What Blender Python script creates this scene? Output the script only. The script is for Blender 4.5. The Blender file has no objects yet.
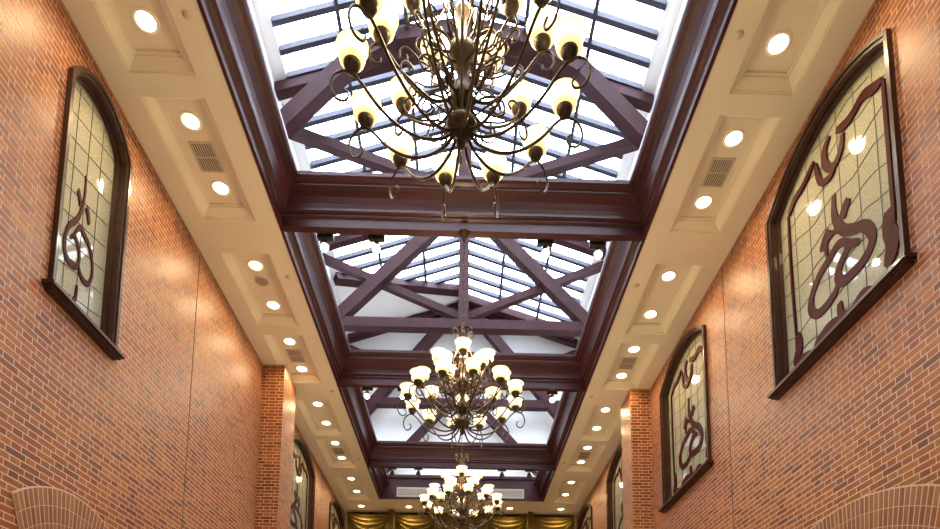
import bpy, math, random
from mathutils import Vector, Matrix
random.seed(7)
PI = math.pi
SC = bpy.context.scene
COL = SC.collection

# ------------------------------------------------------------------ helpers
class MB:
    def __init__(s): s.v = []; s.f = []
    def add(s, vs, fs):
        b = len(s.v); s.v += [tuple(p) for p in vs]
        s.f += [tuple(b + i for i in f) for f in fs]
    def box(s, x0, x1, y0, y1, z0, z1):
        s.add([(x0,y0,z0),(x1,y0,z0),(x1,y1,z0),(x0,y1,z0),(x0,y0,z1),(x1,y0,z1),(x1,y1,z1),(x0,y1,z1)],
              [(0,3,2,1),(4,5,6,7),(0,1,5,4),(1,2,6,5),(2,3,7,6),(3,0,4,7)])
    def bar(s, p, q, w, h, up=(0,1,0)):
        p = Vector(p); q = Vector(q); d = (q - p).normalized(); u = Vector(up)
        a = d.cross(u).normalized() * (w/2); b = u.normalized() * (h/2)
        vs = [p-a-b, p+a-b, p+a+b, p-a+b, q-a-b, q+a-b, q+a+b, q-a+b]
        s.add(vs, [(0,3,2,1),(4,5,6,7),(0,1,5,4),(1,2,6,5),(2,3,7,6),(3,0,4,7)])
    def quad(s, *p): s.add(p, [tuple(range(len(p)))])
    def tube(s, pts, rad, n=6):
        pts = [Vector(p) for p in pts]; N = len(pts)
        if not isinstance(rad, (list, tuple)): rad = [rad]*N
        t0 = (pts[1]-pts[0]).normalized()
        nrm = t0.cross(Vector((0.31,0.93,0.17))).normalized()
        vs = []
        for i, p in enumerate(pts):
            t = (pts[min(i+1,N-1)] - pts[max(i-1,0)]).normalized()
            nrm = (nrm - t*nrm.dot(t)).normalized(); b = t.cross(nrm)
            for k in range(n):
                a = 2*PI*k/n
                vs.append(p + (nrm*math.cos(a) + b*math.sin(a))*rad[i])
        fs = []
        for i in range(N-1):
            for k in range(n):
                k2 = (k+1) % n
                fs.append((i*n+k, i*n+k2, (i+1)*n+k2, (i+1)*n+k))
        fs.append(tuple(reversed(range(n)))); fs.append(tuple(range((N-1)*n, N*n)))
        s.add(vs, fs)
    def lathe(s, prof, n=16, c=(0,0,0), closed=False):
        vs = []; fs = []
        for r, z in prof:
            for k in range(n):
                a = 2*PI*k/n
                vs.append((c[0]+r*math.cos(a), c[1]+r*math.sin(a), c[2]+z))
        m = len(prof); rng = range(m if closed else m-1)
        for i in rng:
            j = (i+1) % m
            for k in range(n):
                k2 = (k+1) % n
                fs.append((i*n+k, i*n+k2, j*n+k2, j*n+k))
        s.add(vs, fs)
    def build(s, name, mat, parent=None, smooth=False):
        me = bpy.data.meshes.new(name)
        me.from_pydata([tuple(p) for p in s.v], [], s.f)
        me.materials.append(mat)
        if smooth:
            me.polygons.foreach_set('use_smooth', [True]*len(me.polygons))
        me.update()
        o = bpy.data.objects.new(name, me); COL.objects.link(o)
        if parent: o.parent = parent
        return o

def tag(o, label=None, cat=None, group=None, kind=None):
    if label: o['label'] = label
    if cat: o['category'] = cat
    if group: o['group'] = group
    if kind: o['kind'] = kind
    return o
def empty(name, loc, label=None, cat=None, group=None, kind=None, rz=0):
    o = bpy.data.objects.new(name, None); COL.objects.link(o)
    o.location = loc; o.rotation_euler = (0,0,rz); o.empty_display_size = .1
    return tag(o, label, cat, group, kind)
def copy_tree(o, parent=None):
    c = o.copy(); COL.objects.link(c)
    if parent: c.parent = parent
    for ch in list(o.children): copy_tree(ch, c)
    return c
def spline(pts, k=4):
    P = [Vector(p) for p in pts]; P = [P[0]*2-P[1]] + P + [P[-1]*2-P[-2]]; out = []
    for i in range(1, len(P)-2):
        a, b, c, d = P[i-1], P[i], P[i+1], P[i+2]
        for j in range(k):
            t = j/k
            out.append(0.5*((2*b)+(c-a)*t+(2*a-5*b+4*c-d)*t*t+(3*b-a-3*c+d)*t**3))
    out.append(P[-2]); return out

# ------------------------------------------------------------------ materials
def newmat(name):
    m = bpy.data.materials.new(name); m.use_nodes = True
    nt = m.node_tree; b = nt.nodes['Principled BSDF']
    return m, nt, b
class NT:
    def __init__(s, nt): s.nt = nt
    def n(s, t, **kw):
        nd = s.nt.nodes.new(t)
        for k, v in kw.items(): setattr(nd, k, v)
        return nd
    def l(s, a, b): s.nt.links.new(a, b)
    def m(s, op, a, b=None, c=None):
        nd = s.n('ShaderNodeMath', operation=op)
        for i, x in enumerate((a, b, c)):
            if x is None: continue
            if isinstance(x, (int, float)): nd.inputs[i].default_value = x
            else: s.l(x, nd.inputs[i])
        return nd.outputs[0]
def ramp(T, fac, stops):
    r = T.n('ShaderNodeValToRGB'); T.l(fac, r.inputs[0])
    e = r.color_ramp.elements
    while len(e) < len(stops): e.new(.5)
    for i, (p, c) in enumerate(stops): e[i].position = p; e[i].color = (*c, 1)
    return r.outputs[0]
def simple(name, col, rough=.5, metal=0, spec=.5, noise=0, scale=6, bump=0, coat=0, stretch=(1,1,1)):
    m, nt, b = newmat(name); T = NT(nt)
    b.inputs['Base Color'].default_value = (*col, 1); b.inputs['Roughness'].default_value = rough
    b.inputs['Metallic'].default_value = metal; b.inputs['Specular IOR Level'].default_value = spec
    if coat: b.inputs['Coat Weight'].default_value = coat; b.inputs['Coat Roughness'].default_value = .12
    if noise or bump:
        tc = T.n('ShaderNodeTexCoord'); mp = T.n('ShaderNodeMapping'); mp.inputs['Scale'].default_value = stretch
        T.l(tc.outputs['Object'], mp.inputs[0])
        nz = T.n('ShaderNodeTexNoise'); nz.inputs['Scale'].default_value = scale; nz.inputs['Detail'].default_value = 4
        T.l(mp.outputs[0], nz.inputs['Vector'])
        if noise:
            lo = tuple(c*(1-noise) for c in col); hi = tuple(min(1, c*(1+noise)) for c in col)
            T.l(ramp(T, nz.outputs['Fac'], [(.3, lo), (.7, hi)]), b.inputs['Base Color'])
        if bump:
            bp = T.n('ShaderNodeBump'); bp.inputs['Strength'].default_value = bump; bp.inputs['Distance'].default_value = .01
            T.l(nz.outputs['Fac'], bp.inputs['Height']); T.l(bp.outputs[0], b.inputs['Normal'])
    return m

BRICKS = [(0,(.13,.033,.012)),(.25,(.22,.053,.011)),(.6,(.28,.076,.013)),(.85,(.33,.110,.018)),(1,(.185,.052,.018))]
MORTAR = (.55,.39,.28)
def brick_mat(name, axis):
    m, nt, b = newmat(name); T = NT(nt)
    tc = T.n('ShaderNodeTexCoord'); sp = T.n('ShaderNodeSeparateXYZ'); T.l(tc.outputs['Object'], sp.inputs[0])
    u = sp.outputs[axis]; z = sp.outputs['Z']
    H = .0612; P = .362
    v = T.m('DIVIDE', z, H); row = T.m('FLOOR', v); fv = T.m('FRACT', v)
    par = T.m('MODULO', row, 2.0)
    uu = T.m('ADD', T.m('DIVIDE', u, P), T.m('MULTIPLY', par, .5))
    uu = T.m('ADD', uu, 100.0)
    cell = T.m('FLOOR', uu); fu = T.m('FRACT', uu)
    isH = T.m('GREATER_THAN', fu, 2/3)
    ln = T.m('SUBTRACT', 2/3, T.m('MULTIPLY', isH, 1/3))
    st = T.m('SUBTRACT', fu, T.m('MULTIPLY', isH, 2/3))
    du = T.m('MULTIPLY', T.m('MINIMUM', st, T.m('SUBTRACT', ln, st)), P)
    dv = T.m('MULTIPLY', T.m('MINIMUM', fv, T.m('SUBTRACT', 1.0, fv)), H)
    d = T.m('MINIMUM', du, dv)
    mr = T.n('ShaderNodeMapRange', interpolation_type='SMOOTHSTEP'); T.l(d, mr.inputs[0])
    mr.inputs[1].default_value = .0036; mr.inputs[2].default_value = .0068
    mask = mr.outputs[0]
    bid = T.m('ADD', T.m('MULTIPLY', cell, 2.0), isH)
    cx = T.n('ShaderNodeCombineXYZ'); T.l(bid, cx.inputs[0]); T.l(row, cx.inputs[1])
    wn = T.n('ShaderNodeTexWhiteNoise', noise_dimensions='2D'); T.l(cx.outputs[0], wn.inputs['Vector'])
    bc = ramp(T, wn.outputs['Value'], BRICKS)
    nz = T.n('ShaderNodeTexNoise'); nz.inputs['Scale'].default_value = 14; nz.inputs['Detail'].default_value = 5
    T.l(tc.outputs['Object'], nz.inputs['Vector'])
    hs = T.n('ShaderNodeMix', data_type='RGBA', blend_type='MULTIPLY'); hs.inputs[0].default_value = .5
    T.l(bc, hs.inputs[6]); T.l(ramp(T, nz.outputs['Fac'], [(.3,(.6,.6,.6)),(.7,(1.25,1.25,1.25))]), hs.inputs[7])
    nb = T.n('ShaderNodeTexNoise'); nb.inputs['Scale'].default_value = .9; nb.inputs['Detail'].default_value = 3  # broad patches of warm lamplight and mauve skylight, painted into the brick colour
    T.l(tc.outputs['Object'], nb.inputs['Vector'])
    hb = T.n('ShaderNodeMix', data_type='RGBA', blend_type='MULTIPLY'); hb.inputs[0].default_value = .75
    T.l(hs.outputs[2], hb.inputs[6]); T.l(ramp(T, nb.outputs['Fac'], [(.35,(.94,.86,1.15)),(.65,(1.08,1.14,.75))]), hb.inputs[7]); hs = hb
    mx = T.n('ShaderNodeMix', data_type='RGBA'); T.l(mask, mx.inputs[0]); mx.inputs[6].default_value = (*MORTAR, 1); T.l(hs.outputs[2], mx.inputs[7])
    T.l(mx.outputs[2], b.inputs['Base Color'])
    rg = T.m('SUBTRACT', .8, T.m('MULTIPLY', mask, .39)); T.l(rg, b.inputs['Roughness'])
    b.inputs['Specular IOR Level'].default_value = .28
    ht = T.m('ADD', T.m('MULTIPLY', mask, .7), T.m('ADD', T.m('MULTIPLY', nz.outputs['Fac'], .45), T.m('MULTIPLY', wn.outputs['Value'], .25)))
    bp = T.n('ShaderNodeBump'); bp.inputs['Strength'].default_value = .6; bp.inputs['Distance'].default_value = .008
    T.l(ht, bp.inputs['Height']); T.l(bp.outputs[0], b.inputs['Normal'])
    return m
M = {}
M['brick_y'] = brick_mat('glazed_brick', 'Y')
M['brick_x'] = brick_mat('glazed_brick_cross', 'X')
def voussoir_mat():
    m, nt, b = newmat('soldier_brick'); T = NT(nt)
    g = T.n('ShaderNodeNewGeometry')
    T.l(ramp(T, g.outputs['Random Per Island'], [(0,(.16,.046,.013)),(.4,(.235,.072,.015)),(.75,(.285,.10,.02)),(1,(.19,.057,.018))]), b.inputs['Base Color'])
    b.inputs['Roughness'].default_value = .4
    return m
M['voussoir'] = voussoir_mat()
M['mortar'] = simple('mortar', MORTAR, .85, noise=.1, scale=20)
M['plaster'] = simple('cream_plaster', (.74,.665,.49), .6, noise=.03, scale=2)
M['white'] = simple('white_plaster', (.90,.90,.90), .7, noise=.02, scale=2)
M['wood'] = simple('mahogany', (.046,.0095,.010), .38, spec=.28, noise=.35, scale=5, stretch=(1,.12,1), coat=.1)
M['wood_x'] = simple('mahogany_cross', (.046,.0095,.010), .38, spec=.28, noise=.35, scale=5, stretch=(.12,1,1), coat=.1)
M['truss'] = simple('truss_timber', (.042,.012,.014), .6, spec=.2, noise=.25, scale=4)
M['bar'] = simple('grey_metal_bar', (.045,.045,.065), .55, spec=.3)
M['frame'] = simple('window_wood', (.045,.016,.010), .4, spec=.3, noise=.25, scale=8, coat=.15)
M['iron'] = simple('bronze_iron', (.075,.048,.025), .40, metal=.7, noise=.4, scale=25)
M['cup'] = simple('dark_bronze', (.06,.042,.028), .5, metal=.5, noise=.4, scale=30)
M['black'] = simple('black_metal', (.02,.02,.022), .45)
M['trimwhite'] = simple('enamel_ring', (.90,.84,.70), .4)
M['vent'] = simple('cream_grille', (.55,.48,.36), .5)
M['ventdark'] = simple('duct_dark', (.09,.075,.055), .8)
M['came'] = simple('lead_came', (.05,.05,.045), .5, metal=.3)
M['ornament'] = simple('maroon_glass', (.050,.008,.010), .5, spec=.05, noise=.25, scale=5)
M['floor'] = simple('stone_floor', (.62,.52,.40), .35, noise=.15, scale=1.5)
M['gold'] = simple('gold_satin', (.23,.15,.018), .5, noise=.15, scale=3)
M['speaker'] = simple('speaker_mesh', (.30,.25,.18), .7, noise=.3, scale=90)
def pane_mat():
    m, nt, b = newmat('textured_glass'); T = NT(nt)
    tc = T.n('ShaderNodeTexCoord')
    nz = T.n('ShaderNodeTexNoise'); nz.inputs['Scale'].default_value = 45; nz.inputs['Detail'].default_value = 3
    T.l(tc.outputs['Object'], nz.inputs['Vector'])
    T.l(ramp(T, nz.outputs['Fac'], [(.3,(.26,.265,.185)),(.7,(.43,.43,.32))]), b.inputs['Base Color'])
    b.inputs['Roughness'].default_value = .55; b.inputs['Specular IOR Level'].default_value = .2
    b.inputs['Coat Weight'].default_value = 1; b.inputs['Coat Roughness'].default_value = .015; b.inputs['Coat IOR'].default_value = 1.7
    bp = T.n('ShaderNodeBump'); bp.inputs['Strength'].default_value = .3; bp.inputs['Distance'].default_value = .004
    T.l(nz.outputs['Fac'], bp.inputs['Height']); T.l(bp.outputs[0], b.inputs['Normal'])
    return m
M['pane'] = pane_mat()
def clear_glass():
    m, nt, b = newmat('roof_glass'); T = NT(nt); nt.nodes.remove(b)
    out = nt.nodes['Material Output']
    tr = T.n('ShaderNodeBsdfTransparent'); tr.inputs[0].default_value = (.95,.97,1,1)
    gl = T.n('ShaderNodeBsdfGlossy'); gl.inputs['Roughness'].default_value = .03
    mx = T.n('ShaderNodeMixShader'); mx.inputs[0].default_value = .03; T.l(tr.outputs[0], mx.inputs[1]); T.l(gl.outputs[0], mx.inputs[2])
    T.l(mx.outputs[0], out.inputs[0]); return m
M['glass'] = clear_glass()
def emis(name, col, s):
    m, nt, b = newmat(name)
    b.inputs['Base Color'].default_value = (*col, 1)
    b.inputs['Emission Color'].default_value = (*col, 1); b.inputs['Emission Strength'].default_value = s
    return m
M['lens'] = emis('lamp_lens', (1,.80,.50), 9.0)
M['spotlens'] = emis('spot_lens', (1,.84,.55), 9.0)
def shade_mat():
    m, nt, b = newmat('alabaster_shade'); T = NT(nt)
    b.inputs['Base Color'].default_value = (.85,.72,.45,1); b.inputs['Roughness'].default_value = .35
    tc = T.n('ShaderNodeTexCoord'); sp = T.n('ShaderNodeSeparateXYZ'); T.l(tc.outputs['Object'], sp.inputs[0])
    # glow of the bulb inside: hottest at bulb height, yellower near the rim and the holder
    dz = T.m('ABSOLUTE', T.m('SUBTRACT', sp.outputs['Z'], .075))
    k = T.m('SUBTRACT', 1.0, T.m('MINIMUM', T.m('DIVIDE', dz, .08), 1.0))
    T.l(ramp(T, k, [(0,(.95,.60,.18)),(.4,(1,.80,.42)),(1,(1,.90,.68))]), b.inputs['Emission Color'])
    T.l(T.m('ADD', .85, T.m('MULTIPLY', k, SHADE_E)), b.inputs['Emission Strength'])
    return m
SHADE_E = 1.15
M['shade'] = shade_mat()

# ------------------------------------------------------------------ dimensions
XW = 3.70; XO = 2.42; ZC = 8.10; YE = 19.17; YB = -4.0
SLOPE = .34; ZR = 15.2
def roofz(x): return ZR - SLOPE*abs(x)

# ------------------------------------------------------------------ floor and plain walls
fb = MB(); fb.box(-4.0,4.0,YB,YE+.3,-.15,0); tag(fb.build('floor', M['floor']), 'pale stone floor of the long hall', 'floor', kind='structure')

# window outlines ---------------------------------------------------
def outline(y0, y1, z0, z1, rise, n=14):
    """counter-clockwise list of (y,z): base, jambs and segmental arch"""
    hw = (y1-y0)/2; R = (hw*hw+rise*rise)/(2*rise); cz = z1+rise-R; cy = (y0+y1)/2
    a0 = math.asin(hw/R); pts = [(y0,z0),(y1,z0)]
    for i in range(n+1):
        a = a0 - 2*a0*i/n
        pts.append((cy+R*math.sin(a), cz+R*math.cos(a)))
    return pts
def inset(poly, d):
    N = len(poly); out = []
    for i in range(N):
        a = Vector(poly[i-1]); b = Vector(poly[i]); c = Vector(poly[(i+1)%N])
        d1 = (b-a).normalized(); d2 = (c-b).normalized()
        n1 = Vector((-d1.y,d1.x)); n2 = Vector((-d2.y,d2.x))
        k = (n1+n2); k = k/(1+n1.dot(n2))
        out.append(tuple(b + k*d))
    return out

WIN_R = [(4.60,6.75),(8.68,10.76),(12.72,14.97),(16.82,18.95)]
WIN_L = [(5.17,6.22),(12.76,14.99),(16.86,18.95)]
WZ0, WZ1, RISE = 5.40, 7.60, .36

def wall_with_holes(name, side, holes, label):
    import bmesh
    bm = bmesh.new(); x = side*XW
    def loop(pts):
        vs = [bm.verts.new((x,p[0],p[1])) for p in pts]
        return [bm.edges.new((vs[i], vs[(i+1)%len(vs)])) for i in range(len(vs))]
    es = loop([(YB,0),(YE,0),(YE,ZC+.3),(YB,ZC+.3)])
    for h in holes: es += loop(h)
    bmesh.ops.triangle_fill(bm, edges=es, use_beauty=True, use_dissolve=False)
    me = bpy.data.meshes.new(name); bm.to_mesh(me); bm.free()
    vs = [tuple(v.co) for v in me.vertices]; fs = [tuple(p.vertices) for p in me.polygons]
    b = MB(); b.add(vs, fs)
    xo = side*(XW+.32)
    b.quad((xo,YB,0),(xo,YE,0),(xo,YE,ZC+.3),(xo,YB,ZC+.3))
    for (a, c) in (((YB,0),(YE,0)),((YE,0),(YE,ZC+.3)),((YE,ZC+.3),(YB,ZC+.3)),((YB,ZC+.3),(YB,0))):
        b.quad((x,a[0],a[1]),(x,c[0],c[1]),(xo,c[0],c[1]),(xo,a[0],a[1]))
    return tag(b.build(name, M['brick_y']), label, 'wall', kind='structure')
HR = [inset(outline(a,b,WZ0,WZ1,RISE), .03) for a, b in WIN_R]
HL = [inset(outline(a,b,WZ0,WZ1,RISE*(.9 if b-a<1.5 else 1)), .03) for a, b in WIN_L]
wall_with_holes('wall_left', -1, HL, 'long glazed orange brick wall with the single narrow leaded window near the viewer')
wall_with_holes('wall_right', 1, HR, 'long glazed orange brick wall with two large arched stained glass windows')
b = MB(); b.box(-4.02,4.02,YE,YE+.3,0,ZC+.3); tag(b.build('wall_far', M['plaster']), 'end wall hidden behind the gold curtains', 'wall', kind='structure')
b = MB(); b.box(-4.02,4.02,YB-.3,YB,0,16); tag(b.build('wall_near', M['plaster']), 'plain plaster wall behind the viewer', 'wall', kind='structure')
# attic walls (white) above the ceiling
for sx, nm in ((-1,'left'),(1,'right')):
    b = MB(); x0, x1 = sorted((sx*3.72, sx*4.02)); b.box(x0,x1,YB,YE+.3,ZC+.3,15.6)
    tag(b.build('wall_attic_'+nm, M['white']), 'white attic wall under the %s eave of the glass roof' % nm, 'wall', kind='structure')
b = MB(); b.box(-4.02,4.02,YE+.03,YE+.3,ZC+.3,15.8)
tag(b.build('wall_gable', M['white']), 'white gable wall seen through the far roof wells', 'wall', kind='structure')

# ------------------------------------------------------------------ stained glass windows
ORN = [(0.1, [(-0.03, 1.57), (-0.02, 1.34), (-0.12, 1.11), (-0.26, 0.98), (-0.44, 0.86), (-0.53, 0.69), (-0.49, 0.59), (-0.37, 0.54), (-0.25, 0.54), (-0.08, 0.57), (-0.01, 0.67), (-0.06, 0.77), (-0.22, 0.84), (-0.36, 0.77)]),
(0.09, [(-0.28, 0.82), (-0.07, 0.99), (0.1, 0.96), (0.28, 0.92), (0.43, 0.8), (0.47, 0.66), (0.36, 0.53), (0.18, 0.51), (0.04, 0.55), (-0.02, 0.63)]),
(0.11, [(-0.13, 1.20), (-0.18, 1.27), (-0.25, 1.33)]), (0.11, [(0.21, 1.13), (0.15, 1.21), (0.07, 1.27)]),
(0.05, [(-0.12, 1.11), (0.01, 1.18), (0.13, 1.16), (0.14, 1.02)]),
(0.14, [(0.46,.12),(0.36, 0.19), (0.18, 0.23), (-0.02, 0.18), (-0.19, 0.15), (-0.35, 0.2), (-0.5, 0.15)]),
(0.08, [(-0.01, 0.39), (-0.03, 0.25), (-0.15, 0.16)]),
(0.12, [(0.74, 0.55), (0.72, 0.38), (0.78, 0.26), (0.64, 0.19), (0.48, 0.16)]),
(0.15, [(-0.76, 0.74), (-0.75, 0.55), (-0.78, 0.40), (-0.70, 0.24)]),
(0.1, [(-0.8, 2.0), (-0.71, 2.03), (-0.55, 2.12), (-0.42, 2.1), (-0.29, 2.11), (-0.15, 2.18)]),
(0.09, [(-0.04, 2.24), (0.06, 2.16), (0.05, 1.99), (-0.06, 1.86), (-0.18, 1.9), (-0.24, 2.05)]),
(0.07, [(0.22, 2.16), (0.15, 1.89), (-0.02, 1.8), (-0.09, 1.89)]),
(0.05, [(-0.82, 1.98), (-0.82, 1.44), (-0.82, 0.57)]), (0.035, [(0.78, 2.05), (0.78, 1.25), (0.76, 0.55)]),
(0.08, [(0.24, 2.22), (0.45, 2.14), (0.63, 2.13), (.76,2.05)])]

def ribbon(mb, pts, w, x0, x1, tf):
    """raised flat ribbon in the window plane, rounded ends"""
    P = spline([(p[0],p[1],0) for p in pts], 6); N = len(P); L = []; R = []
    for i, p in enumerate(P):
        t = (P[min(i+1,N-1)]-P[max(i-1,0)]).normalized(); nn = Vector((-t.y,t.x,0))
        k = w/2*min(1, .35+ .9*math.sin(PI*(i+.5)/N)**.5)
        L.append(p+nn*k); R.append(p-nn*k)
    b = len(mb.v); vs = []
    for x in (x0, x1):
        for q in L: y, z = tf(q.x,q.y); vs.append((x,y,z))
        for q in R: y, z = tf(q.x,q.y); vs.append((x,y,z))
    fs = []
    for i in range(N-1):
        fs.append((i,i+1,N+i+1,N+i)); fs.append((2*N+i,2*N+i+1,i+1,i)); fs.append((N+i,N+i+1,3*N+i+1,3*N+i))
    mb.add(vs, fs)

def make_window(idx, side, y0, y1, label, narrow=False):
    rise = RISE*(.9 if narrow else 1)
    cy = (y0+y1)/2
    root = empty('window_%d' % idx, (side*XW, cy, WZ0), label, 'window', kind='structure')
    out = outline(y0-cy, y1-cy, 0, WZ1-WZ0, rise)
    def ring(o, i, xa, xb, mb):
        N = len(o); vs = []
        for x in (xa, xb):
            for lp in (o, i):
                vs += [(x,p[0],p[1]) for p in lp]
        fs = []
        for k in range(N):
            j = (k+1) % N
            fs += [(k,j,N+j,N+k),(2*N+k,3*N+k,3*N+j,2*N+j),(k,2*N+k,2*N+j,j),(N+k,N+j,3*N+j,3*N+k)]
        mb.add(vs, fs)
    s = side; f = MB()
    i1 = inset(out,.04); i2 = inset(out,.07); i3 = inset(out,.10)
    ring(out, i1, -s*.05, s*.03, f); ring(i1, i2, -s*.03, s*.16, f)
    f.build('window_frame', M['frame'], root)
    g = MB(); ring(i2, i3, s*.045, s*.16, g); g.build('inner_bead', M['frame'], root)
    p = MB(); pan = inset(out,.075)
    p.add([(s*.09,q[0],q[1]) for q in pan] + [(s*.12,q[0],q[1]) for q in pan],
          [tuple(range(len(pan))), tuple(range(len(pan), 2*len(pan)))] +
          [(k,(k+1)%len(pan),len(pan)+(k+1)%len(pan),len(pan)+k) for k in range(len(pan))])
    p.build('pane', M['pane'], root)
    sl = MB(); a0, a1 = y0-cy-.07, y1-cy+.05
    xs = sorted((-s*.11, s*.02)); sl.box(xs[0],xs[1],a0,a1,-.02,.012)
    xs = sorted((-s*.08, s*.01)); sl.box(xs[0],xs[1],a0+.02,a1-.02,-.042,-.02)
    xs = sorted((-s*.06, s*.01)); sl.box(xs[0],xs[1],a0+.04,a1-.04,-.058,-.042)
    sl.build('window_sill', M['frame'], root)
    # lead cames: thin verticals and wavy diagonals
    hw = (y1-y0)/2-.12; H = WZ1-WZ0; c = MB()
    R = ((y1-y0)**2/4+rise*rise)/(2*rise); czz = H+rise-R
    def top(y): return czz+math.sqrt(max(0,R*R-y*y))-.13
    def tf(y, z): return (y, z)
    nv = 3 if narrow else 6
    for k in range(1, nv+1):
        y = -hw+2*hw*k/(nv+1); c.tube([(s*.088,y,.12),(s*.088,y,top(y))], .004, 4)
    nh = 9
    for k in range(nh):
        z0 = .25+k*.26; pts = []
        for j in range(13):
            y = -hw+2*hw*j/12
            z = z0 + .18*(j/12-.5) + (.035*math.sin(j*1.5+k) if not narrow else 0)
            if .12 < z < top(y): pts.append((s*.088,y,z))
        if len(pts) > 1: c.tube(pts, .004, 4)
    c.build('lead_came', M['came'], root)
    sy = (y1-y0)/2.12*(1 if not narrow else .9)
    for w, pts in ORN:
        if narrow and (w < .06 or pts[0][1] > 1.7 or pts[0][1] < .2 or abs(pts[0][0]) > .7): continue
        o = MB(); dx = .0009*ORN.index((w, pts)); ribbon(o, pts, w*(.7 if narrow else 1.08 if pts[0][1] < 1.8 else .95), s*(.079-dx), s*.095, lambda y, z: (y*sy, z)); o.build('ornament', M['ornament'], root)
    return root
make_window(1, -1, *WIN_L[0], 'narrow arched leaded window alone high on the blank brick wall', narrow=True)
make_window(2, -1, *WIN_L[1], 'arched leaded window just beyond the brick pilaster on the wall with the narrow window')
make_window(3, -1, *WIN_L[2], 'farthest arched window beside the gold curtain on the wall with the narrow window')
make_window(4, 1, *WIN_R[0], 'largest arched stained glass window with maroon scroll ornament nearest the viewer')
make_window(5, 1, *WIN_R[1], 'arched stained glass window with maroon scrolls between the largest window and the brick pilaster')
make_window(6, 1, *WIN_R[2], 'arched leaded window partly hidden behind the pilaster on the wall of large windows')
make_window(7, 1, *WIN_R[3], 'farthest arched window beside the gold curtain on the wall of large windows')

# movement joints
for i, (sx, nm, lb) in enumerate(((-1,'trim_1','thin dark vertical movement joint in the brick wall between narrow window and pilaster'),(1,'trim_2','thin dark vertical movement joint in the brick wall between the two large windows'))):
    b = MB(); x0, x1 = sorted((sx*(XW-.004), sx*(XW+.02))); b.box(x0,x1,8.045,8.062,0,ZC-.01)
    tag(b.build(nm, simple('joint_sealant_%d' % i,(.12,.07,.05),.8)), lb, 'wall joint', kind='structure')

# pilasters
def pilaster(sx, y0, y1, label):
    b = MB(); x0, x1 = sorted((sx*3.30, sx*(XW-.002))); b.box(x0,x1,y0,y1,.001,ZC-.001)
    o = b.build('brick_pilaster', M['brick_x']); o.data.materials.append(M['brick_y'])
    for p in o.data.polygons:
        if abs(p.normal.x) > .5: p.material_index = 1
    return tag(o, label, 'pilaster', 'brick pilasters rising to the ceiling', 'structure')
pilaster(-1, 10.86, 11.66, 'glazed brick pilaster rising to the ceiling on the wall with the narrow window')
pilaster(1, 11.43, 12.13, 'glazed brick pilaster beyond the second large window, rising to the ceiling')

# brick arches over the openings below the frame
def brick_arch(sx, cy, ztop, R, hc, fan, label):
    cz = ztop-R; a0 = math.asin(hc/R); F = Vector((cy, fan)); n = int(2*a0*R/.066)
    root = empty('brick_arch', (sx*XW, cy, ztop-.3), label, 'arch', 'soldier-brick arches low on the walls', 'structure')
    def P(a, dep):
        o = Vector((cy+R*math.sin(a), cz+R*math.cos(a))); d = (F-o).normalized(); return o+d*dep
    m = MB(); rings = 5; dep = .157
    def q2(a, d): v = P(a,d); return (v.x-cy, v.y-(ztop-.3))
    def slab(mb, a, c, d0, d1, xa, xb):
        c4 = [q2(a,d0), q2(c,d0), q2(c,d1), q2(a,d1)]
        vs = [(xa,y,z) for y, z in c4]+[(xb,y,z) for y, z in c4]
        mb.add(vs, [(0,1,2,3),(7,6,5,4),(0,4,5,1),(1,5,6,2),(2,6,7,3),(3,7,4,0)])
    for i in range(n):
        a = -a0+2*a0*i/n; c = -a0+2*a0*(i+1)/n; g = (c-a)*.11
        for r in range(rings):
            slab(m, a+g, c-g, r*dep+.003, (r+1)*dep-.003, -sx*.014, -sx*.001)
    bk = MB()
    for i in range(n):
        a = -a0+2*a0*i/n; c = -a0+2*a0*(i+1)/n
        slab(bk, a, c, -.012, rings*dep, -sx*.0125, -sx*.001)
    m.build('voussoirs', M['voussoir'], root); bk.build('mortar_bed', M['mortar'], root)
    return root
brick_arch(-1, 5.80, 3.685, 1.33, .80, 1.70, 'narrow soldier-brick arch low on the wall under the narrow window')
brick_arch(1, 5.70, 3.668, 3.0, 1.28, -.2, 'wide soldier-brick arch low on the wall under the largest stained glass window')

# ------------------------------------------------------------------ ceiling with coffers
COF = [(3.98,5.64),(5.87,7.49),(8.075,9.70),(9.95,11.47),(12.12,13.72),(13.94,15.55),(16.16,17.95)]
CX0, CX1 = 2.745, 3.425
cb = MB()
def cq(x0, x1, y0, y1, z=ZC): cb.quad((x0,y0,z),(x1,y0,z),(x1,y1,z),(x0,y1,z))
for sx in (-1, 1):
    ys = [YB] + [v for c in COF for v in c] + [17.84]
    f = lambda a, c: tuple(sorted((sx*a, sx*c)))
    x0, x1 = f(XO, CX0); cq(x0, x1, YB, 17.84)
    x0, x1 = f(CX1, XW); cq(x0, x1, YB, YE)
    x0, x1 = f(CX0, CX1)
    prev = YB
    for c in COF: cq(x0, x1, prev, c[0]); prev = c[1]
    cq(x0, x1, prev, YE)
cq(-CX0, CX0, 17.84, YE)
cq(-XO, XO, YB, -.36)
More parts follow.
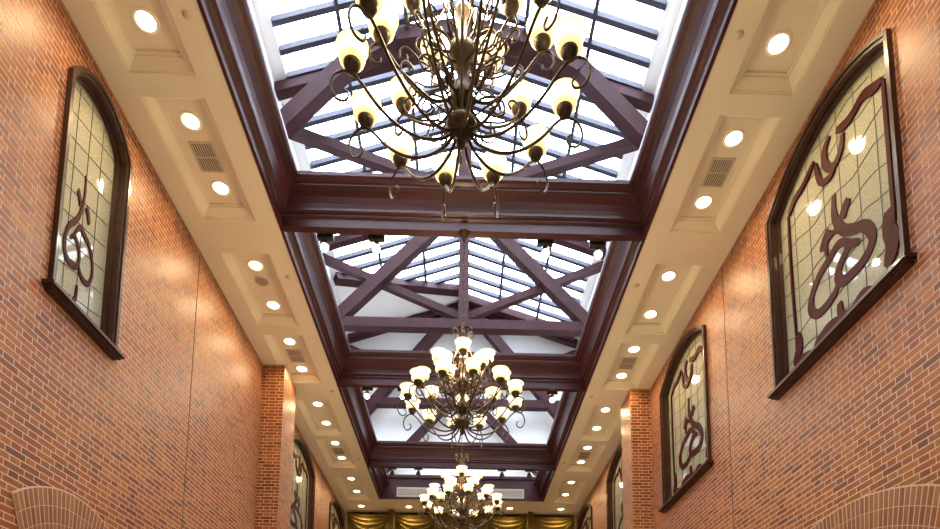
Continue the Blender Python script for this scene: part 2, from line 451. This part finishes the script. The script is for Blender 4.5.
# upper slab that gives the ceiling its thickness
for sx in (-1, 1):
    x0, x1 = sorted((sx*(XO+.06), sx*XW)); cb.box(x0,x1,YB,YE,ZC+.24,ZC+.30)
    xi = sx*(XO+.05); cb.quad((xi,YB,ZC+.001),(xi,17.84,ZC+.001),(xi,17.84,ZC+.3),(xi,YB,ZC+.3))
cb.box(-XO-.06,XO+.06,17.98,YE,ZC+.24,ZC+.30); cb.box(-XO-.06,XO+.06,YB,-.45,ZC+.24,ZC+.30)
tag(cb.build('ceiling', M['plaster']), 'flat cream ceiling strips along both walls around the roof wells', 'ceiling', kind='structure')
ORD = ['first','second','third','fourth','fifth','sixth','seventh']
SIDE = {-1:'on the narrow-window side', 1:'on the large-window side'}
tn = 3
for sx in (-1, 1):
    for i, (y0, y1) in enumerate(COF):
        m = MB(); steps = [(0,0),(0,.018),(.016,.020),(.016,.032),(.09,.085),(.10,.088),(.10,.104),(.125,.106),(.125,.13)]
        cx = sx*(CX0+CX1)/2; hx = (CX1-CX0)/2; cy = (y0+y1)/2; hy = (y1-y0)/2
        L = []
        for d, h in steps:
            L.append([(cx-hx+d,cy-hy+d,ZC+h),(cx+hx-d,cy-hy+d,ZC+h),(cx+hx-d,cy+hy-d,ZC+h),(cx-hx+d,cy+hy-d,ZC+h)])
        for a, c in zip(L, L[1:]):
            for k in range(4): m.quad(a[k], a[(k+1)%4], c[(k+1)%4], c[k])
        m.quad(*L[-1])
        tag(m.build('trim_%d' % tn, M['plaster']), '%s recessed cream ceiling coffer from the viewer %s' % (ORD[i], SIDE[sx]), 'ceiling coffer', kind='structure'); tn += 1

# ------------------------------------------------------------------ crown moulding and cross beams round the wells
PROF = [(a*.95, b*.86) for a, b in [(0,0),(0,.13),(.035,.15),(.035,.185),(.075,.20),(.075,.235),(.085,.30),(.11,.39),(.15,.46),(.20,.50),(.20,.54),(.245,.56),(.265,.60),(.265,.66)]]
WELL = [(3.65,7.55),(7.65,11.46),(11.56,15.40),(15.50,17.84)]
WNAME = ['nearest the viewer','behind the first cross beam','behind the second cross beam','at the far end']
for i, (y0, y1) in enumerate(WELL):
    end = (i == len(WELL)-1)
    for sx in (-1, 1):
        m = MB(); pr = [(-.04,-.012),(0,-.012)] + PROF[1:] + [(-.04,.5676)]
        vs = []
        for d, h in pr: vs.append((sx*(XO-d), y0+d, ZC+h))
        for d, h in pr: vs.append((sx*(XO-d), y1-(0 if end else d), ZC+h))
        n = len(pr); fs = [(k,(k+1)%n,n+(k+1)%n,n+k) for k in range(n)]
        fs += [tuple(range(n)), tuple(range(n,2*n))]
        m.add(vs, fs)
        tag(m.build('trim_%d' % tn, M['wood']), 'stepped mahogany crown moulding of the roof well %s, %s' % (WNAME[i], SIDE[sx]), 'crown moulding', kind='structure'); tn += 1
def beam(yn, yf, label, near=True, far=True):
    core = MB(); core.box(-XO,XO,yn+.02,yf-.02,ZC+.02,ZC+.55)
    o = core.build('cross_beam', M['wood_x']); tag(o, label, 'beam', 'mahogany cross beams between roof wells')
    for flag, y, s in ((near, yn, -1), (far, yf, 1)):
        if not flag: continue
        m = MB(); pr = [(-.0499,-.012),(0,-.012)] + PROF[1:] + [(-.0499,.5676)]; n = len(pr); vs = []
        for sx in (-1, 1):
            for d, h in pr: vs.append((sx*(XO-d-.002), y+s*d, ZC+h))
        m.add(vs, [(k,(k+1)%n,n+(k+1)%n,n+k) for k in range(n)] + [tuple(range(n)), tuple(range(n,2*n))])
        m.build('moulding', M['wood_x'], o)
    return o
beam(3.55,3.65,'mahogany cross beam carrying the nearest chandelier, above the photo edge')
beam(7.55,7.65,'widest mahogany cross beam, just behind the nearest chandelier')
beam(11.46,11.56,'mahogany cross beam behind the middle chandelier')
beam(15.40,15.50,'farthest mahogany cross beam, just above the farthest chandelier')
eb = MB(); eb.box(-XO+.001,XO-.001,17.84,17.97,ZC+.002,ZC+.70); eb.box(-XO+.001,XO-.001,17.79,17.84,ZC+.66,ZC+.75)
eo = tag(eb.build('end_panel', M['wood_x']), 'flat mahogany panel closing the far roof well above the curtain', 'panel')

# ------------------------------------------------------------------ vents, speakers, sprinklers
def grille(loc, wx, wy, label, group):
    """ceiling grille, slats run along y"""
    r = empty('air_vent', loc, label, 'air vent', group)
    f = MB(); a, c, t = wx/2, wy/2, .018
    f.box(-a,a,-c,-c+t,-.012,0); f.box(-a,a,c-t,c,-.012,0); f.box(-a,-a+t,-c+t,c-t,-.012,0); f.box(a-t,a,-c+t,c-t,-.012,0)
    f.build('vent_frame', M['vent'], r)
    s = MB(); n = int((wx-2*t)/.026)
    for k in range(n):
        x = -a+t+(k+.5)*(wx-2*t)/n; s.box(x-.0055,x+.0055,-c+t,c-t,-.010,0)
    s.box(-a+t,a-t,-.006,.006,-.009,-.001)
    s.build('slats', M['vent'], r)
    b = MB(); b.box(-a+t,a-t,-c+t,c-t,-.003,-.0005); b.build('backing', M['ventdark'], r)
    return r
ZL = ZC+.13
for sx in (-1, 1):
    for k, y in ((1,6.70),(3,10.76),(5,14.82)):
        grille((sx*3.075,y,ZL-.0005), .28, .40, 'slatted air vent between downlights in the %s coffer %s' % (ORD[k], SIDE[sx]), 'ceiling vents in the coffers')
sp = empty('ceiling_speaker', (-3.08,8.80,ZL-.0005), 'round ceiling speaker between two downlights in the third coffer, narrow-window side', 'speaker')
m = MB(); m.lathe([(.105,0),(.105,-.010),(.092,-.014),(.09,-.010),(.105,0)], 24); m.build('trim_ring', M['vent'], sp, True)
m = MB(); m.lathe([(.0005,-.012),(.05,-.011),(.091,-.008)], 24); m.build('speaker_grille', M['speaker'], sp, True)
SPY = [5.08, 8.52, 11.75, 15.0]
SPN = ['beside the first coffer','beside the third coffer','beside the fifth coffer','beside the sixth coffer']
for sx in (-1, 1):
    for y, nm in zip(SPY, SPN):
        m = MB(); m.lathe([(.0005,-.018),(.03,-.018),(.034,-.012),(.04,-.004),(.042,0)], 16, (0,0,0))
        o = m.build('ceiling_sprinkler', M['vent'], None, True); o.location = (sx*2.60,y,ZC-.0005)
        tag(o, 'small round sprinkler cover %s %s' % (nm, SIDE[sx]), 'sprinkler', 'sprinkler covers on the ceiling strips')
# grilles on the end panel
for x0, x1, lb in ((-1.93,-.60,'long cream grille on the mahogany end panel, nearer the narrow-window wall'),(.60,1.87,'long cream grille on the mahogany end panel, nearer the large-window wall')):
    w = x1-x0; h = .29
    r = empty('wall_grille', ((x0+x1)/2,17.839,ZC+.225), lb, 'air vent', 'grilles on the end panel')
    f = MB(); a, c, t = w/2, h/2, .035
    f.box(-a,a,-.015,0,-c,-c+t); f.box(-a,a,-.015,0,c-t,c); f.box(-a,-a+t,-.015,0,-c+t,c-t); f.box(a-t,a,-.015,0,-c+t,c-t)
    f.build('vent_frame', M['vent'], r)
    s = MB()
    for k in range(6):
        z = -c+t+(k+.5)*(h-2*t)/6; s.box(-a+t,a-t,-.012,-.002,z-.009,z+.009)
    s.build('slats', M['vent'], r)
    b = MB(); b.box(-a+t,a-t,-.003,-.0005,-c+t,c-t); b.build('backing', M['ventdark'], r)

# ------------------------------------------------------------------ downlights
SPOT_W = 46.0
CH_W = 115.0
def lamp(name, kind, energy, col, loc, parent, **kw):
    d = bpy.data.lights.new(name, kind); d.energy = energy; d.color = col
    for k, v in kw.items(): setattr(d, k, v)
    o = bpy.data.objects.new(name, d); COL.objects.link(o); o.location = loc; o.parent = parent
    return o
def make_downlight():
    r = empty('downlight', (0,0,0))
    m = MB(); m.lathe([(.122,0),(.122,-.008),(.108,-.014),(.092,-.010),(.088,0)], 28); m.build('trim_ring', M['trimwhite'], r, True)
    l = MB(); l.lathe([(.0005,-.010),(.05,-.0095),(.090,-.005)], 28); l.build('lens', M['lens'], r, True)
    lamp('downlight_lamp', 'SPOT', SPOT_W, (1,.73,.40), (0,0,-.05), r, spot_size=math.radians(158), spot_blend=.7, shadow_soft_size=.07)
    return r
DL = [(4.36,0),(5.25,0),(6.25,1),(7.13,1),(8.47,2),(9.35,2),(10.32,3),(11.18,3),(12.51,4),(13.36,4),(14.38,5),(15.23,5),(16.61,6),(17.57,6)]
proto = None
for sx in (-1, 1):
    for k, (y, ci) in enumerate(DL):
        proto_o = make_downlight() if proto is None else copy_tree(proto)
        if proto is None: proto = proto_o
        proto_o.location = (sx*3.072, y, ZL-.0005)
        tag(proto_o, 'round downlight, %s of two in the %s coffer %s' % (('nearer','farther')[k%2], ORD[ci], SIDE[sx]), 'downlight', 'downlights in the ceiling coffers')
EN = ['in the corner by the narrow-window wall','inner one on the narrow-window half','inner one on the large-window half','in the corner by the large-window wall']
for x, nm in zip((-3.08,-1.62,1.50,3.08), EN):
    o = copy_tree(proto); o.location = (x,18.47,ZC-.0005)
    tag(o, 'downlight in the flat end border, '+nm, 'downlight', 'downlights in the end border')

# ------------------------------------------------------------------ track rails and spotlights on the beams
def make_spot(lit):
    r = empty('track_spotlight', (0,0,0))
    m = MB(); m.box(-.11,.11,-.04,.03,-.02,.06); m.build('gear_box', M['black'], r)
    m = MB(); m.tube([(0,0,-.01),(0,0,-.06)], .012, 8); m.box(-.035,.035,-.012,.012,-.075,-.055); m.build('neck', M['black'], r)
    h = MB(); h.lathe([(.0005,.06),(.04,.06),(.052,.04),(.064,-.05),(.064,-.065),(.056,-.065),(.054,-.045)], 16)
    ho = h.build('lamp_head', M['black'], r, True); ho.location = (0,0,-.13); ho.rotation_euler = (-.75,0,0)
    l = MB(); l.lathe([(.0005,-.062),(.055,-.058)], 16); lo = l.build('lens', M['spotlens'] if lit else M['ventdark'], ho, True)
    if lit:
        g = lamp('spotlight_lamp', 'SPOT', 40, (1,.84,.58), (0,0,-.09), ho, spot_size=math.radians(120), spot_blend=.6, shadow_soft_size=.04)
    return r
lit = make_spot(True); dark = make_spot(False); first = {True:lit, False:dark}; used = {True:0, False:0}
BN = ['behind the widest beam','behind the middle beam','behind the farthest beam']
PN = ['outermost by the narrow-window wall','inner on the narrow-window half','inner on the large-window half','outermost by the large-window wall']
for bi, (yb, xs, on) in enumerate(((7.65,(-1.90,-1.20,1.12,1.85),True),(11.56,(-1.90,-1.19,1.08,1.80),True),(15.50,(-1.83,-1.14,1.06,1.78),False))):
    r = MB(); r.box(-2.02,2.02,yb+.075,yb+.110,ZC+.065,ZC+.10)
    for x in (-1.98,0,1.98): r.box(x-.02,x+.02,yb-.01,yb+.08,ZC+.07,ZC+.095)
    tag(r.build('track_rail', M['black']), 'thin black lighting track rail '+BN[bi], 'track rail', 'track rails on the beams')
    for x, nm in zip(xs, PN):
        o = first[on] if used[on] == 0 else copy_tree(first[on]); used[on] += 1
        o.location = (x, yb+.16, ZC+.045)
        tag(o, 'black track spotlight %s, %s' % (BN[bi], nm), 'spotlight', 'track spotlights on the beams')

# ------------------------------------------------------------------ chandeliers
def shade_mesh():
    m = MB()
    pr = [(.033,0),(.068,.009),(.089,.030),(.095,.055),(.089,.080),(.088,.100),(.099,.120),(.118,.134),(.114,.137),(.095,.122),(.083,.101),(.084,.080),(.089,.055),(.083,.034),(.064,.015),(.031,.005)]
    m.lathe([(a*.90, b*.92) for a, b in pr], 18); return m
def cup_mesh():
    m = MB(); m.lathe([(.0005,-.052),(.018,-.048),(.040,-.03),(.052,0),(.056,.018),(.051,.022),(.036,.012),(.0005,.01)], 14); return m
ARMS = {
 'low': (12,.71,.39,[(.05,.13),(.12,.06),(.25,.03),(.40,.08),(.54,.20),(.64,.33),(.71,.395),(.77,.395),(.822,.35),(.835,.27),(.80,.195),(.745,.19),(.725,.235),(.75,.27)]),
 'mid': (7,.53,.61,[(.05,.40),(.11,.33),(.20,.31),(.32,.39),(.42,.48),(.49,.57),(.54,.605),(.585,.585),(.605,.52),(.575,.465),(.535,.475),(.53,.51)]),
 'top': (5,.33,.885,[(.03,.76),(.08,.70),(.16,.68),(.24,.74),(.29,.83),(.325,.87),(.36,.86),(.375,.81),(.35,.78),(.325,.795)]),
}
PH = {'low': 10, 'mid': 39, 'top': 54}
def make_chandelier(loc, label):
    r = empty('chandelier', loc, label, 'chandelier', 'three-tier scroll chandeliers')
    m = MB(); m.lathe([(.0005,0),(.018,.015),(.035,.05),(.02,.08),(.06,.105),(.098,.15),(.100,.19),(.06,.23),(.03,.26),(.05,.31),(.075,.36),(.075,.42),(.04,.47),(.03,.52),(.035,.57),(.06,.62),(.09,.69),(.085,.75),(.045,.80),(.028,.86),(.028,.98),(.05,1.03),(.045,1.07),(.02,1.11),(.018,1.36),(.034,1.40),(.02,1.44),(.0005,1.45)], 16)
    m.build('column', M['iron'], r, True)
    shade0 = None; cup0 = None
    for key, (n, R, zc, pts) in ARMS.items():
        a0 = None
        for k in range(n):
            ang = math.radians(PH[key] + 360*k/n)
            if a0 is None:
                am = MB(); pp = spline([(p[0],0,p[1]) for p in pts], 4)
                N = len(pp); am.tube(pp, [.0115-.0045*i/N for i in range(N)], 6)
                a0 = am.build('arm', M['iron'], r, True); ao = a0
            else:
                ao = a0.copy(); COL.objects.link(ao)
            ao.rotation_euler = (0,0,ang)
            p = (R*math.cos(ang), R*math.sin(ang), zc+.055)
            if shade0 is None:
                shade0 = shade_mesh().build('lamp_shade', M['shade'], r, True); so = shade0
                cup0 = cup_mesh().build('shade_holder', M['cup'], r, True); co = cup0
            else:
                so = shade0.copy(); COL.objects.link(so); co = cup0.copy(); COL.objects.link(co)
            so.location = (p[0],p[1],p[2]+.012); co.location = p
    # small scrolls round the column
    for key, n, ph, pts, rad in (
        ('scroll', 8, 22, [(.05,.70),(.12,.80),(.21,.80),(.25,.72),(.21,.65),(.15,.67),(.155,.73),(.19,.73)], .008),
        ('scroll', 6, 0, [(.04,.28),(.10,.36),(.19,.40),(.27,.36),(.28,.28),(.22,.25),(.18,.29),(.21,.33)], .008),
        ('scroll', 10, 8, [(.06,.60),(.16,.56),(.27,.60),(.36,.68),(.41,.65),(.40,.59),(.36,.59),(.365,.63)], .007),
        ('scroll', 8, 0, [(.08,.52),(.16,.62),(.25,.68),(.31,.76),(.28,.82),(.23,.80),(.235,.75),(.265,.765)], .007),
        ('scroll', 10, 18, [(.06,.20),(.16,.26),(.28,.30),(.38,.38),(.41,.46),(.37,.50),(.33,.47),(.35,.43)], .007),
        ('scroll', 6, 30, [(.10,.47),(.17,.54),(.26,.54),(.31,.48),(.28,.42),(.23,.44),(.24,.49)], .007),
        ('crown_hook', 6, 20, [(.015,1.22),(.04,1.32),(.07,1.42),(.115,1.455),(.145,1.42),(.13,1.375),(.105,1.385)], .008),
        ('stay', 6, 50, [(.02,1.40),(.06,1.28),(.11,1.12),(.17,1.0),(.20,.94),(.18,.88),(.14,.90),(.15,.94)], .007)):
        s0 = None
        for k in range(n):
            if s0 is None:
                sm = MB(); sm.tube(spline([(p[0],0,p[1]) for p in pts], 4), rad, 5)
                s0 = sm.build(key, M['iron'], r, True); so = s0
            else: so = s0.copy(); COL.objects.link(so)
            so.rotation_euler = (0,0,math.radians(ph+360*k/n))
    top = ZC-loc[2]
    lamp('chandelier_lamp', 'POINT', CH_W, (1,.76,.44), (0,0,1.12), r, shadow_soft_size=.16)
    c = MB(); z = 1.45; k = 0
    while z < top-.10:
        pts = []
        for j in range(11):
            a = 2*PI*j/10; u = .016*math.cos(a); w = .034*math.sin(a)
            pts.append((u,0,z+.03+w) if k%2 == 0 else (0,u,z+.03+w))
        c.tube(pts, .0045, 5); z += .052; k += 1
    c.build('chain', M['iron'], r, True)
    cn = MB(); cn.lathe([(.0005,top-.12),(.02,top-.115),(.03,top-.08),(.07,top-.03),(.085,top-.008),(.085,top-.001),(.0005,top-.001)], 18)
    cn.build('ceiling_canopy', M['iron'], r, True)
    return r
make_chandelier((-.025,3.60,5.27), 'nearest and largest-looking bronze scroll chandelier, its top cut by the photo edge')
make_chandelier((0,7.60,5.24), 'middle bronze scroll chandelier with glowing bell shades, hanging below the widest beam')
make_chandelier((0,11.51,5.24), 'farthest bronze scroll chandelier with glowing shades, in front of the gold curtain')

# ------------------------------------------------------------------ timber roof trusses
def truss(y, label, brace, brace_dy, thin, gable=False, post=True):
    r = empty('roof_truss', (0,y,11.65), label, 'roof truss', 'dark timber roof trusses')
    def part(name, p, q, w, d, dy=0):
        m = MB(); m.bar((p[0],dy,p[1]-11.65),(q[0],dy,q[1]-11.65), w, d); m.build(name, M['truss'], r)
    part('tie_beam',(-3.72,11.62),(3.72,11.62),.25,.26)
    part('king_post',(0,11.52),(0,15.0),.26,.24,-.04)
    for s in (-1, 1):
        m = MB()
        for a, c in zip(brace, brace[1:]): m.bar((s*a[0],brace_dy,a[1]-11.65),(s*c[0],brace_dy,c[1]-11.65),.30,.28)
        m.build('brace', M['truss'], r)
        part('strut',(s*.1,thin[0]),(s*3.7,thin[1]),.18,.18,.12)
        part('rafter',(0,ZR-.16),(s*3.72,roofz(3.72)-.16),.2,.2,.02)
        if gable: part('lower_strut',(s*.15,12.0),(s*2.9,8.9),.24,.2,.1)
    return r
truss(6.8,'dark timber roof truss high above the nearest chandelier',[(3.6,11.2),(.3,14.75)],0,(11.95,13.5))
truss(10.8,'dark timber roof truss seen past the nearest chandelier, its feet just above the widest beam',[(3.65,12.45),(3.3,12.85),(2.25,14.05),(1.4,14.62),(.2,14.85)],-.3,(11.8,13.12))
truss(14.8,'dark timber roof truss with tie beam seen past the widest beam above the middle chandelier',[(3.65,11.30),(.2,14.95)],0,(11.95,13.53))
truss(18.75,'farthest dark timber roof truss against the white gable wall',[(3.65,10.6),(.2,14.9)],0,(11.95,13.53), gable=True)

# ------------------------------------------------------------------ glass roof
def roof_pt(x, y, dz=0): return (x, y, roofz(x)+dz)
PITCH = .485
for sx, nm, lb in ((-1,'l','sloping glass roof half with grey bars above the narrow-window wall'),(1,'r','sloping glass roof half with grey bars above the large-window wall')):
    r = empty('glass_roof', (sx*3.5,-1,roofz(3.5)), lb, 'glass roof', 'two halves of the glass roof')
    ox, oy, oz = r.location
    def L(p): return (p[0]-ox, p[1]-oy, p[2]-oz)
    def yend(x):
        t = (3.5-abs(x))/3.5
        return (16.15+2.0*t) if sx < 0 else 18.5
    g = MB(); E = [(0,-1),(0,yend(0)),(sx*3.5,yend(sx*3.5)),(sx*3.5,-1)]
    a = [L(roof_pt(x,y,.05)) for x, y in E]; c = [L(roof_pt(x,y,.062)) for x, y in E]
    g.add(a+c, [(0,1,2,3),(7,6,5,4)]+[(k,(k+1)%4,4+(k+1)%4,4+k) for k in range(4)]); g.build('glass_pane', M['glass'], r)
    y = 9.77-.485*22
    up = Vector((SLOPE*sx,0,1)).normalized()
    while y < 18.45:
        xa = 3.5
        if sx < 0 and y > yend(-3.5): xa = 3.5*(1-(y-16.15)/2.0)
        if xa > .15:
            m = MB(); m.bar(L(roof_pt(0,y)), L(roof_pt(sx*xa,y)), .10, .11, up); m.build('glazing_bar', M['bar'], r)
        y += PITCH
    for x in (1.15, 2.35):
        ye = yend(sx*x)
        m = MB(); m.bar(L(roof_pt(sx*x,-1,-.03)), L(roof_pt(sx*x,ye,-.03)), .065, .09, up); m.build('purlin', M['bar'], r)
    # opaque border: eave board and what closes the roof past the glass
    e = MB(); x0, x1 = sx*3.49, sx*4.0
    def slab(mb, pts, th=.12):
        a = [L(roof_pt(x,y,0)) for x, y in pts]; c = [L(roof_pt(x,y,th)) for x, y in pts]; n = len(pts)
        mb.add(a+c, [tuple(range(n)), tuple(range(2*n-1,n-1,-1))]+[(k,(k+1)%n,n+(k+1)%n,n+k) for k in range(n)])
    slab(e, [(x0,YB-.3),(x0,YE+.3),(x1,YE+.3),(x1,YB-.3)]); slab(e, [(0,YB-.3),(0,-1),(x0,-1),(x0,YB-.3)])
    e.build('eave_board', M['white'], r)
    k = MB(); slab(k, [(0,yend(0)),(0,YE+.3),(x0,YE+.3),(x0,yend(x0))])
    k.build('closed_slope', M['white'] if sx < 0 else M['truss'], r)
    v = MB(); v.bar(L(roof_pt(0,yend(0),-.1)), L(roof_pt(sx*3.6,yend(sx*3.5)-.03,-.1)), .28 if sx < 0 else .26, .22, up); v.build('end_timber', M['truss'], r)
rb = MB(); rb.box(-.13,.13,-1,YE,ZR-.22,ZR+.06)
tag(rb.build('ridge_beam', M['truss']), 'dark timber ridge beam along the top of the glass roof', 'beam')

# ------------------------------------------------------------------ gold curtains on the end wall
def swag(cx, w, label):
    m = MB(); nu, nv = 60, 26; vs = []
    for j in range(nv+1):
        t = j/nv
        for i in range(nu+1):
            u = i/nu; s = 2*u-1
            drop = .10+ .62*t
            z = -drop*(1-abs(s)**2.2)*1.0 - .05*t
            z -= .02
            fold = math.sin(t*26+1.2*math.cos(s*2))*(.02+.035*(1-abs(s)**2)) + .03*math.sin(s*9)*(t)
            yb = -.10-.09*math.sin(PI*min(1,t*1.1))*(1-s*s) - fold
            vs.append((s*w/2, yb, z))
    fs = [(j*(nu+1)+i, j*(nu+1)+i+1, (j+1)*(nu+1)+i+1, (j+1)*(nu+1)+i) for j in range(nv) for i in range(nu)]
    m.add(vs, fs); o = m.build('curtain_swag', M['gold'], None, True); o.location = (cx, YE-.16, ZC-.03)
    return tag(o, label, 'curtain', 'gold swags along the end wall')
SN = ['in the corner by the narrow-window wall','second from the narrow-window wall','behind the farthest chandelier','second from the large-window wall','in the corner by the large-window wall']
for k in range(5):
    swag(-2.88+1.44*k, 1.435, 'draped gold satin swag under the ceiling edge, '+SN[k])
m = MB(); nu = 240; vs = []
for z in (-7.9, 0):
    for i in range(nu+1):
        x = -3.6+7.2*i/nu; vs.append((x, .04*math.sin(i*.9)+.018*math.sin(i*2.3), z))
m.add(vs, [(i,i+1,nu+2+i,nu+1+i) for i in range(nu)])
o = m.build('curtain', M['gold'], None, True); o.location = (0, YE-.09, ZC-.05)
tag(o, 'pleated gold curtain hanging behind the swags on the end wall', 'curtain')
for k in range(4):
    m = MB(); N = 24; vs = []
    for z, a in ((0,.6),(-.25,.8),(-.7,1.0),(-1.1,1.25)):
        for i in range(N+1):
            u = i/N-.5; vs.append((u*.24*a, -.05*math.sin(i*1.3)-.05, z-(.25*abs(u) if z < -1 else 0)))
    m.add(vs, [(j*(N+1)+i, j*(N+1)+i+1, (j+1)*(N+1)+i+1, (j+1)*(N+1)+i) for j in range(3) for i in range(N)])
    o = m.build('curtain_tail', M['gold'], None, True); o.location = (-2.16+1.44*k, YE-.46, ZC-.03)
    tag(o, 'gathered gold curtain tail between swags, %s from the narrow-window wall' % ORD[k], 'curtain', 'gold tails between the swags')
b = MB(); b.box(-3.6,3.6,YE-.14,YE-.001,ZC-.035,ZC-.002); tag(b.build('curtain_track', M['black']), 'dark curtain track along the top of the gold curtains', 'curtain track')

# ------------------------------------------------------------------ sky, portals, camera
W = bpy.data.worlds.new('overcast_sky'); SC.world = W; W.use_nodes = True
bg = W.node_tree.nodes['Background']; bg.inputs[0].default_value = (.80,.88,1.0,1); bg.inputs[1].default_value = 17.0
for sx in (-1, 1):
    d = bpy.data.lights.new('sky_portal', 'AREA'); d.shape = 'RECTANGLE'; d.size = 3.65; d.size_y = 20.0
    o = bpy.data.objects.new('sky_portal', d); COL.objects.link(o)
    d.cycles.is_portal = True
    o.location = (sx*1.75, 8.6, roofz(1.75)+.2); o.rotation_euler = (0, sx*math.atan(SLOPE), 0)

cam = bpy.data.cameras.new('camera'); co = bpy.data.objects.new('camera', cam); COL.objects.link(co); SC.camera = co
yaw, pitch, roll, F, CXp, CYp = 0.02622, 0.12269, 0.00698, 619.45, 476.15, 643.39
Fv = Vector((math.sin(yaw)*math.cos(pitch), math.cos(yaw)*math.cos(pitch), math.sin(pitch)))
R0 = Vector((math.cos(yaw), -math.sin(yaw), 0)); U0 = R0.cross(Fv)
Rv = R0*math.cos(roll)+U0*math.sin(roll); Uv = -R0*math.sin(roll)+U0*math.cos(roll)
co.matrix_world = Matrix(((Rv.x,Uv.x,-Fv.x,0),(Rv.y,Uv.y,-Fv.y,0),(Rv.z,Uv.z,-Fv.z,1.6),(0,0,0,1)))
cam.sensor_width = 36; cam.lens = 36*F/940
cam.shift_x = (470-CXp)/940; cam.shift_y = (CYp-264.5)/940
cam.clip_start = .05; cam.clip_end = 200

vs = SC.view_settings; vs.view_transform = 'Standard'; vs.look = 'None'; vs.gamma = 1; vs.use_curve_mapping = False
vs.exposure = 0.14
SC.cycles.max_bounces = 8; SC.cycles.diffuse_bounces = 5; SC.cycles.sample_clamp_indirect = 6.0
SC.cycles.caustics_reflective = False; SC.cycles.caustics_refractive = False
